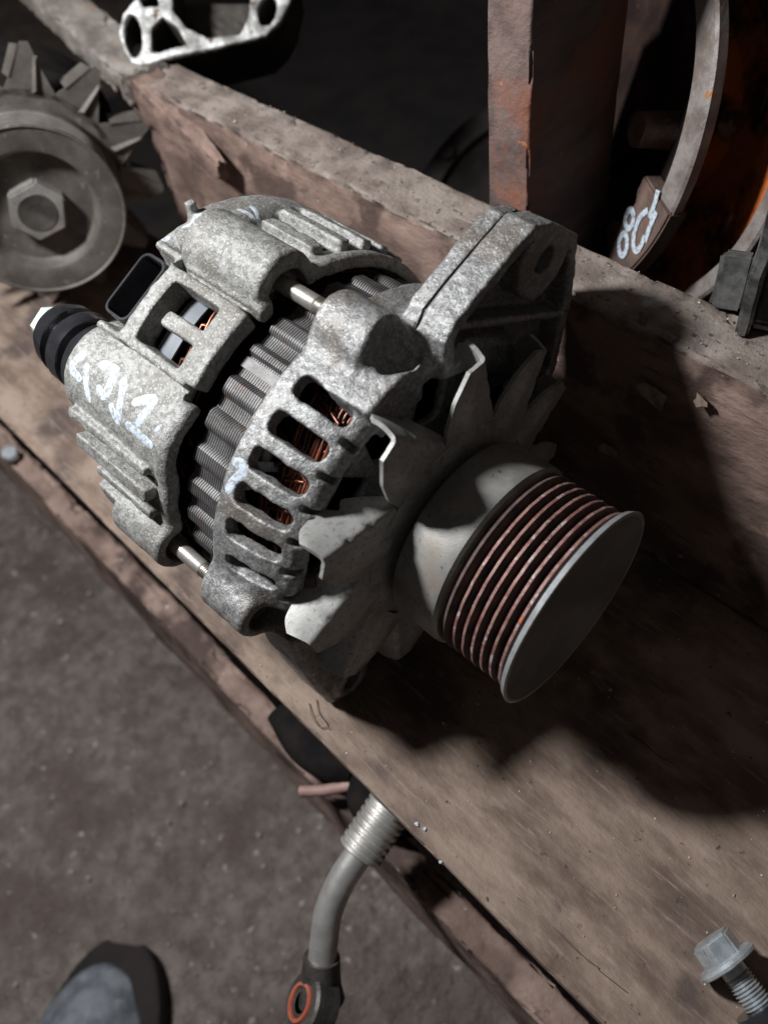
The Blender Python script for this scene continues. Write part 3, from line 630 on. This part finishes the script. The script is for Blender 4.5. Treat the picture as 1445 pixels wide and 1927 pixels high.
for k_, (px_, py_, s_) in enumerate([(783, 1551, 1.1), (798, 1560, .8), (828, 1622, .7), (652, 1418, .4)]):
    c_ = atz(px_, py_, 0.25); o = prism('paint_fleck', [(s_ * rnd.uniform(.5, 1.2) * math.cos(a_), s_ * rnd.uniform(.4, 1.1) * math.sin(a_)) for a_ in [k * .785 for k in range(8)]], 0, .12, 'paint', tray, 0, mtx=None); o.location = c_ * MM; o.rotation_euler = (0, R(-90), 0)
q = random.Random(23)
for k_ in range(3):
    x_ = q.uniform(-120, 30); y_ = q.uniform(58, 170); n_ = q.randint(5, 9); pts = [(x_ + i_ * q.uniform(4, 8), y_ + q.uniform(-.7, .7) + i_ * .25, -0.02) for i_ in range(n_)]
    pts.sort(); tube('crack', spline(pts, 3), 0.08 + q.random() * .06, 'blackdull', tray, 5)
hair = tube('hair_strand', spline([(-147, 57, .6), (-141, 54, 1.6), (-136, 53.5, 1.2), (-135, 56, .8), (-141, 57, 1), (-146, 60, .6)], 6), .16, 'darkiron', None, 5); tag(hair, 'thin dark curled strand beside the lower lug of the alternator', 'strand')

# ---------------------------------------------------------------- second alternator, at the left
ax2 = Vector((0.90, -0.40, 0.10)); c2 = at(72, 402, 425)
alt2 = empty('alternator', mtx=frame(c2, ax2, (0, 0, 1)))
tag(alt2, 'dull blurred alternator cut by the left border, hex nut facing out', 'alternator')
prof = [(-40, 10), (-40, 38), (-38, 40), (-30, 40)]
x = -28
while x < -6: prof += [(x, 35.5, 1), (x + 1.6, 35.5, 1), (x + 2.3, 40), (x + 2.9, 40, 1)]; x += 3.8
prof += [(-5.5, 38), (-4, 41.5), (-1, 42.8), (0.2, 42.6), (0.5, 41.8), (-0.4, 41), (-0.6, 31.5), (-1.2, 30), (-6.0, 28.5), (-8.0, 27), (-9, 14), (-9, 0)]
p2 = lathe('pulley', prof, ['dull2', 'groove'], alt2, 128)
for k_ in range(6): lathe('rib', [(-25.8 + 3.8 * k_, 39.9), (-25.7 + 3.8 * k_, 40.4), (-25.0 + 3.8 * k_, 40.4), (-24.9 + 3.8 * k_, 39.9)], 'pulley', p2, 96)  # lighter crest bands paint lit edges onto the ribs
nut = prism('hex_nut', [(15.2 * math.cos(R(60 * k + 12)), 15.2 * math.sin(R(60 * k + 12))) for k in range(6)], -10, -1, 'pulley', alt2, 1.0, 2)
lathe('shaft_end', [(-1.2, 9.6), (-0.6, 9.2), (-0.8, 8.6), (-0.7, 5), (-0.9, 4.2), (-0.9, 0)], 'darkiron', alt2, 32)
fan2 = lathe('fan', [(-43, 10), (-43, 46), (-44.4, 46), (-44.4, 10)], 'dull2', alt2, 64)
def blade2():
    o = [(-14, 42), (-10, 52), (-5, 67), (-1, 67.5), (4, 57), (13, 42)]
    bm = bmesh.new(); T = 1.5
    v = [(-43, y, z) for y, z in o] + [(-44.5, y, z) for y, z in o]; n = len(o)
    f = [tuple(range(n)), tuple(range(2 * n - 1, n - 1, -1))] + [(i, n + i, n + (i + 1) % n, (i + 1) % n) for i in range(n)]
    b = len(v); w_ = [(-43, -9, 50), (-43, -5, 66), (-51, -8, 64), (-51, -12, 50)]; v += w_ + [(a, y - 1.5, z) for a, y, z in w_]
    f += [(b, b + 1, b + 2, b + 3), (b + 7, b + 6, b + 5, b + 4)] + [(b + i, b + 4 + i, b + 4 + (i + 1) % 4, b + (i + 1) % 4) for i in range(4)]
    b = len(v); r_ = [(-42.9, 0, 44), (-42.9, 4, 44), (-40.5, 2, 46), (-42.9, 1, 62), (-42.9, 3, 62), (-41.5, 2, 60)]; v += r_
    f += [(b, b + 2, b + 5, b + 3), (b + 2, b + 1, b + 4, b + 5), (b + 3, b + 5, b + 4)]
    me = bpy.data.meshes.new('blade'); me.from_pydata([(a * MM, y * MM, z * MM) for a, y, z in v], [], f); me.materials.append(M['dull2']); return me
bm2 = blade2()
for k in range(12):
    o = bpy.data.objects.new('blade', bm2); sc.collection.objects.link(o); o.parent = fan2; o.rotation_euler = (R(30 * k + 8), 0, 0)
lathe('housing', [(-66, 0), (-66, 44), (-70, 50), (-120, 50), (-130, 40), (-135, 0)], 'blackdull', alt2, 64)  # black colour stands for the darkness behind the fan

# ---------------------------------------------------------------- machined casting, top left
def casting():
    d = (297 - 112) / -ray(390, 92)[2]; s = d / 1600.0
    C0 = at(380, 40, d); h = 0.9
    def L_(p): return ((p[0] - 380) * s, -(p[1] - 40) * s)
    out = [L_(p) for p in [(222, 60), (232, 24), (248, 4), (300, -60), (560, -60), (546, 5), (528, 38), (500, 66), (470, 74), (395, 92), (330, 104), (268, 124), (248, 118), (232, 92)]]
    X, Y, Z = grid((-48, -58, -34), (4, 58, 34), h)
    d2 = poly2(Y, Z, out); F = ext(d2, X, -40, 0, 1.2)
    def sub(F, dd, dep=-60): return smax(F, -np.maximum(dd, slab(X, dep, 20)), 0.8)
    def oval(c, rx, rz, a=0):
        cy, cz = L_(c); ca, sa = math.cos(R(a)), math.sin(R(a)); u = (Y - cy) * ca + (Z - cz) * sa; v = -(Y - cy) * sa + (Z - cz) * ca
        return (np.sqrt((u / (rx * s)) ** 2 + (v / (rz * s)) ** 2) - 1) * min(rx, rz) * s
    F = sub(F, oval((251, 66), 16, 41, 6), -25); F = sub(F, oval((503, 18), 17, 30, -14), -25)
    F = sub(F, poly2(Y, Z, [L_(p) for p in [(285, 92), (286, 52), (306, 30), (334, 52), (352, 84), (330, 88), (296, 98)]]) , -30)
    F = sub(F, poly2(Y, Z, [L_(p) for p in [(322, -80), (326, 20), (352, 52), (392, 70), (452, 64), (468, 30), (476, -80)]]) , -30)
    F = sub(F, poly2(Y, Z, [L_(p) for p in [(262, 0), (290, -30), (300, 10), (272, 12)]]), -25)
    F = F + rough3(X, Y, Z, 0.7, 0.25)
    Vv, Qq = nets(F, (-48, -58, -34), h)
    e = empty('engine_casting', mtx=None)
    mtx = Matrix.Identity(4)
    cols = [-CAM[:, 2], CAM[:, 0], -CAM[:, 1]]       # local x towards the viewer's side, y right, z up
    for i in range(3):
        for j in range(3): mtx[i][j] = cols[j][i]
        mtx[i][3] = C0[i] * MM
    e.matrix_world = mtx
    body = fast_mesh('casting_body', Vv, Qq, 'alu_face', e)
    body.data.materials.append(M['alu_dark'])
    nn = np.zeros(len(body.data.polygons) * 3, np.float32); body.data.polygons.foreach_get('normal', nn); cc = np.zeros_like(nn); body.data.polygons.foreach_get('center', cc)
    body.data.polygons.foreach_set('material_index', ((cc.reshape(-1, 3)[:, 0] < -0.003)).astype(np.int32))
    tag(e, 'aluminium engine casting with white machined rim round oval holes, top left', 'casting')
casting()

dk = empty('gear_housing', mtx=frame((-330, 420, -60), (0.35, -0.55, 0.75), (0, 0, 1)))
lathe('housing_body', [(-60, 0), (-60, 86), (-40, 92), (-8, 92), (-6, 99), (0, 99), (1, 97), (1, 84), (-6, 82), (-20, 60), (-22, 30), (-10, 28), (-10, 16), (-30, 14), (-30, 0)], 'inky', dk, 96)
for k_ in range(8):
    a_ = R(45 * k_ + 10); vv, ff, mi = lathe_geo([(0.5, 0), (0.5, 5.5), (5, 5.5), (5.6, 4.8), (5.6, 0)], 6); mesh('bolt_head', [(a, b - 90.5 * math.sin(a_), c + 90.5 * math.cos(a_)) for a, b, c in vv], ff, 'inky', dk, 30)
tag(dk, 'black oily round housing lying low in the dark gap behind the tray rail', 'housing')
# ---------------------------------------------------------------- rusty drums behind the rail, right of the post
def drum(c, label, mats=('rust_rim', 'rust_shade'), R0=80.3, wid=12.0):
    n = Vector((-0.486, -0.85, 0.26)).normalized()
    e = empty('brake_drum', mtx=frame(c, n, (0, 0, 1))); tag(e, label, 'brake drum', 'rusty round drums standing behind the rail')
    wb = lambda p, t: 0.5 * noise.noise(Vector((math.cos(t) * 2.5, math.sin(t) * 2.5, p[0] * .1))) if p[0] > -30 else 0
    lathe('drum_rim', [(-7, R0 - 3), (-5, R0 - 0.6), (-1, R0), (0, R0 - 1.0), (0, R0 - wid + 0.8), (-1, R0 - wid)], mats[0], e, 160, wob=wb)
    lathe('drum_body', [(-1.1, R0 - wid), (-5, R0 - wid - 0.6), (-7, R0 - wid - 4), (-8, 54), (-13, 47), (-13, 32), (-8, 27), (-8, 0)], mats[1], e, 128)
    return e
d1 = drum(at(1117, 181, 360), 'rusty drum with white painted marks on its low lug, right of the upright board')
pts = [(-12, 48, 8), (6, 48, 8)]; tube('stud', pts, [7, 6.4], 'rust', d1, 20, 40); tube('stud', [(-12, -36, 34), (-4, -36, 36)], [9, 8.4], 'rust', d1, 20, 40)
d2 = drum(at(1252, 205, 358), 'second rusty drum with orange inside, at the right border', mats=('rust_rim', 'orange'), R0=84, wid=8)
# a cast lug widens the rim at the bottom
def arcp(a, r_): return (r_ * math.sin(R(a)), -r_ * math.cos(R(a)))      # a from straight down, + to local y
def lug(a0, a1, ri, ro):
    return [arcp(a0 + (a1 - a0) * k / 10, ro) for k in range(11)] + [arcp(a1 - (a1 - a0) * k / 10, ri + (3 if 2 < k < 8 else 0)) for k in range(11)]
LA0, LA1 = 50, 84
prism('lug', lug(LA0, LA1, 56, 80.8), -7, 0.8, 'rust', d1, 0.8, 2)
def flat_strokes(e, items, wd=1.5, x=1.15):
    for pts in items:
        v = []; P = spline([(x, a, b) for a, b in pts], 5); n = len(P)
        for i, p in enumerate(P):
            t = (P[min(i + 1, n - 1)] - P[max(i - 1, 0)]).normalized(); nn = Vector((0, -t.z, t.y)) * wd
            v += [p - nn, p + nn]
        f = [(2 * i, 2 * i + 1, 2 * i + 3, 2 * i + 2) for i in range(n - 1)]
        mesh('paint_stroke', v, f, 'paint', e, 180)
def circ(a, r_, ra, rr_, a0=0, a1=360, n=10): return [arcp(a + ra * math.cos(R(a0 + (a1 - a0) * k / n)), r_ + rr_ * math.sin(R(a0 + (a1 - a0) * k / n))) for k in range(n + 1)]
flat_strokes(d1, [[(60.3, -21.0), (61.2, -23.5), (60.4, -25.9), (58.2, -26.6), (55.9, -25.4), (55.0, -22.9), (55.9, -20.6), (58.1, -19.8), (60.3, -21.0)], [(62.6, -30.9), (63.9, -33.8), (63.2, -36.4), (60.8, -37.1), (58.2, -35.5), (57.0, -32.6), (57.8, -30.0), (60.1, -29.3), (62.6, -30.9)], [(67.3, -14.1), (64.2, -19.3), (64.8, -25.8), (68.0, -30.0), (71.4, -28.9), (71.9, -22.7)], [(68.6, -5.3), (69.8, -10.5), (69.9, -15.9)], [(72.7, -11.7), (72.5, -17.8), (73.2, -24.2)]], 1.3, 1.3)

# bent sheet bracket on the rail, right
def bent(name, prof, wdt, th, mt, parent, mtx, holes=None):
    P = spline([(a, b, 0) for a, b in prof], 5); v = []; f = []; n = len(P)
    for i, p in enumerate(P):
        t = (P[min(i + 1, n - 1)] - P[max(i - 1, 0)]).normalized(); nn = Vector((-t.y, t.x, 0)) * th / 2
        for s_, z_ in ((1, 0), (1, wdt), (-1, wdt), (-1, 0)): q_ = p + nn * s_; v.append((q_.x, q_.y, z_))
    for i in range(n - 1):
        for k in range(4): f.append((4 * i + k, 4 * i + (k + 1) % 4, 4 * i + 4 + (k + 1) % 4, 4 * i + 4 + k))
    f += [(3, 2, 1, 0), (4 * n - 4, 4 * n - 3, 4 * n - 2, 4 * n - 1)]
    o = mesh(name, v, f, mt, parent, 40); 
    if mtx is not None: o.matrix_local = mtx
    return o
br = empty('sheet_bracket', mtx=frame((-89, 216, 107), (0.93, 0.37, 0), (0, 0, 1))); tag(br, 'bent dull metal bracket standing on the rail at the right border', 'bracket')
# local x is across the plate, y runs back from the rail, z is up
prism('upright_plate', [(0, 0.5), (2, 22), (3, 44), (10, 56), (34, 60), (34, 0.5)], -2.2, 2.2, 'galv', br, 1.0, 2, sub=3, amp=0.8)
bent('hood', [(-1, 50), (2, 57), (9, 63), (20, 66), (44, 66)], 34, 2.6, 'galv', br, Matrix(((1, 0, 0, 0), (0, 0, 1, 0.004), (0, 1, 0, 0), (0, 0, 0, 1))))
bent('hood_lip', [(9, 63), (12, 55), (20, 50), (40, 47)], 4, 2.4, 'galv', br, Matrix(((1, 0, 0, 0), (0, 0, 1, 0.004), (0, 1, 0, 0), (0, 0, 0, 1))))
prism('side_wing', [(10, 1), (30, 4), (26, 14), (12, 22)], -12, -2, 'galv', br, 1.2, 2, sub=2, amp=1.0)
prism('foot_plate', [(4, 0.4), (30, 0.4), (30, 5), (4, 4)], 2, 46, 'galv', br, 1.0, 2, sub=2, amp=0.8)

# ---------------------------------------------------------------- flanged bolt on the tray, lower right
bt = empty('flange_bolt', mtx=frame((11, 87.5, 8.5), (0.93, -0.20, -0.16), (0.1, 0.2, 1))); tag(bt, 'zinc plated flanged bolt lying on the board, lower right corner', 'bolt')
prism('bolt_head', [(8.2 * math.cos(R(60 * k + 20)), 8.2 * math.sin(R(60 * k + 20))) for k in range(6)], -8.5, 0, 'zinc', bt, 0.9, 2)
lathe('flange', [(-1.4, 6), (-0.8, 10.2), (0.3, 11.2), (1.2, 11.2), (1.6, 10.6), (1.6, 3)], 'zinc', bt, 48)
prof = [(1.5, 4.6), (5, 4.6)]; x = 5
while x < 46: prof += [(x + .2, 4.3), (x + .65, 5.1), (x + 1.05, 4.3)]; x += 1.25
lathe('threaded_shank', prof + [(46, 0)], 'zinc', bt, 32, 30)
vv, ff, mi = lathe_geo([(16, 5.3), (16, 9.5), (20, 10.5), (34, 10.5), (36, 8), (36, 5.3)], 24); mesh('rubber_bush', vv, ff, 'black', bt, 30)

bt.scale = (.84, .84, .84)
# ---------------------------------------------------------------- pipe fitting hooked over the beam
pf = empty('pipe_fitting', at(640, 1650, 362)); pf.location = (0, 0, 0)
tag(pf, 'bent steel pipe with ribbed end and banjo eye, hanging below the tray edge', 'pipe')
D = 352
path = spline([at(706, 1568, D), at(672, 1612, D), at(640, 1662, D), at(618, 1716, D + 1), at(610, 1770, D + 2), at(606, 1812, D + 3)], 8)
tube('pipe_body', path, 6.0, 'pipe', pf, 20)
a_, b_ = at(676, 1606, D), at(738, 1512, D + 2); dirv = (b_ - a_)
ln = dirv.length; pr = [(0, 6), (0, 9.2)]; x = 0.6
while x < ln: pr += [(x, 9.8), (x + 1.3, 9.8), (x + 1.8, 8.7), (x + 2.2, 8.7)]; x += 3.0
vv, ff, mi = lathe_geo(pr + [(ln, 5)], 40); o = mesh('ribbed_end', vv, ff, 'pipe', pf, 35); o.matrix_world = frame(a_, dirv, (0, 0, 1))
path = spline([at(606, 1800, D + 3), at(603, 1850, D + 5), at(604, 1880, D + 6)], 5)
tube('collar', path, [7.6 + 0.25 * i for i in range(len(path))], 'darkiron', pf, 20)
vv, ff, mi = lathe_geo([(-6, 4.2), (-6, 11), (-5, 12.2), (5, 12.2), (6, 11), (6, 4.2)], 40)
eo = mesh('banjo_eye', vv, ff, 'darkiron', pf, 35); eo.matrix_world = frame(at(588, 1892, D), Vector((-0.55, -0.45, 0.72)), (0, 0, 1))
vv, ff, mi = lathe_geo([(6.2, 5.9), (7.2, 6.2), (7.2, 7.5), (6.2, 7.8)], 40); so = mesh('seal_ring', vv, ff, 'redseal', eo, 35)
# under the board: pink hose, plus black tubes added to stand for dark gaps
o = tube('gap_shade_tube', spline([(-195, 62, -84), (-176, 58, -86), (-160, 60, -84), (-150, 66, -86)], 6), 9, 'blackdull', None, 20); tag(o, 'black tube standing in for the dark gap under the board edge', 'hose')
o = tube('pink_hose', spline([(-160, 42, -88), (-150, 52, -86), (-140, 66, -84), (-134, 84, -84)], 6), 2.6, 'pink', None, 12); tag(o, 'thin faded pink hose crossing the gap under the board', 'hose')
o = tube('gap_shade_tube', spline([(-150, 74, -86), (-135, 60, -88), (-122, 62, -86), (-112, 70, -86)], 6), 8, 'blackdull', None, 20); tag(o, 'short black tube standing in for the dark gap beside the ribbed pipe end', 'hose')

sb = empty('small_bolt', atz(22, 858, -96)); tag(sb, 'small dull bolt head in the dark gap at the left border', 'bolt')
prism('bolt_head', [(6 * math.cos(R(60 * k)), 6 * math.sin(R(60 * k))) for k in range(6)], 0, 5, 'zinc', sb, .6, 1).rotation_euler = (0, R(-75), 0)
# ---------------------------------------------------------------- shoe toe, lower left
def shoe():
    h = 3.0; X, Y, Z = grid((-230, -62, -6), (60, 62, 110), h)
    t = np.clip((X + 230) / 270, 0, 1)
    half = np.interp(X, [-230, -120, -40, 10, 36, 48], [34, 34, 47, 44, 30, 6]); top = np.interp(X, [-230, -120, -50, 10, 40, 50], [100, 92, 66, 50, 32, 12])
    up = np.sqrt((Y / half) ** 2 + (np.maximum(Z, 0) / top) ** 2) - 1; up = up * 22 + rough3(X, Y, Z, 0.11, 1.0)
    F = np.maximum(up, -(Z - 12)); F = np.maximum(F, slab(X, -220, 49))
    e = empty('shoe', mtx=frame(atz(205, 1850, -330), (-0.62, 0.78, 0), (0, 0, 1)))
    e.location += Vector((0.020, -0.020, 0)); e.scale = (.86, .86, .7)
    V1, Q1 = nets(F, (-230, -62, -6), h); fast_mesh('upper', V1, Q1, 'shoe', e)
    h2 = np.sqrt(np.clip(1 - (np.clip(X + 30, 0, 96) / 94) ** 2, 0, 1)) * 47 + 2; F = ext(np.abs(Y + 8) - h2, X, -222, 62, 3); F = np.maximum(F, slab(Z, 0, 26)); V2, Q2 = nets(F, (-230, -62, -6), h); fast_mesh('sole', V2, Q2, 'void', e)
    v, f = [], []
    for off_ in (0, 4):
        pts = []
        for k in range(25):
            a = R(-80 + 160 * k / 24); y = 43 * math.sin(a); zz = 58 * math.cos(a) * 0.98 + 1; pts.append((-18 - off_ + 6 * math.cos(a), y, max(zz, 12)))
        a_, b_ = tube_geo(pts, 0.8, 6, True, len(v)); v += a_; f += b_
    mesh('stitching', v, f, 'grit', e, 60)
    tag(e, 'grey-blue leather shoe toe with pale stitching on the ground, lower left', 'shoe')
shoe()
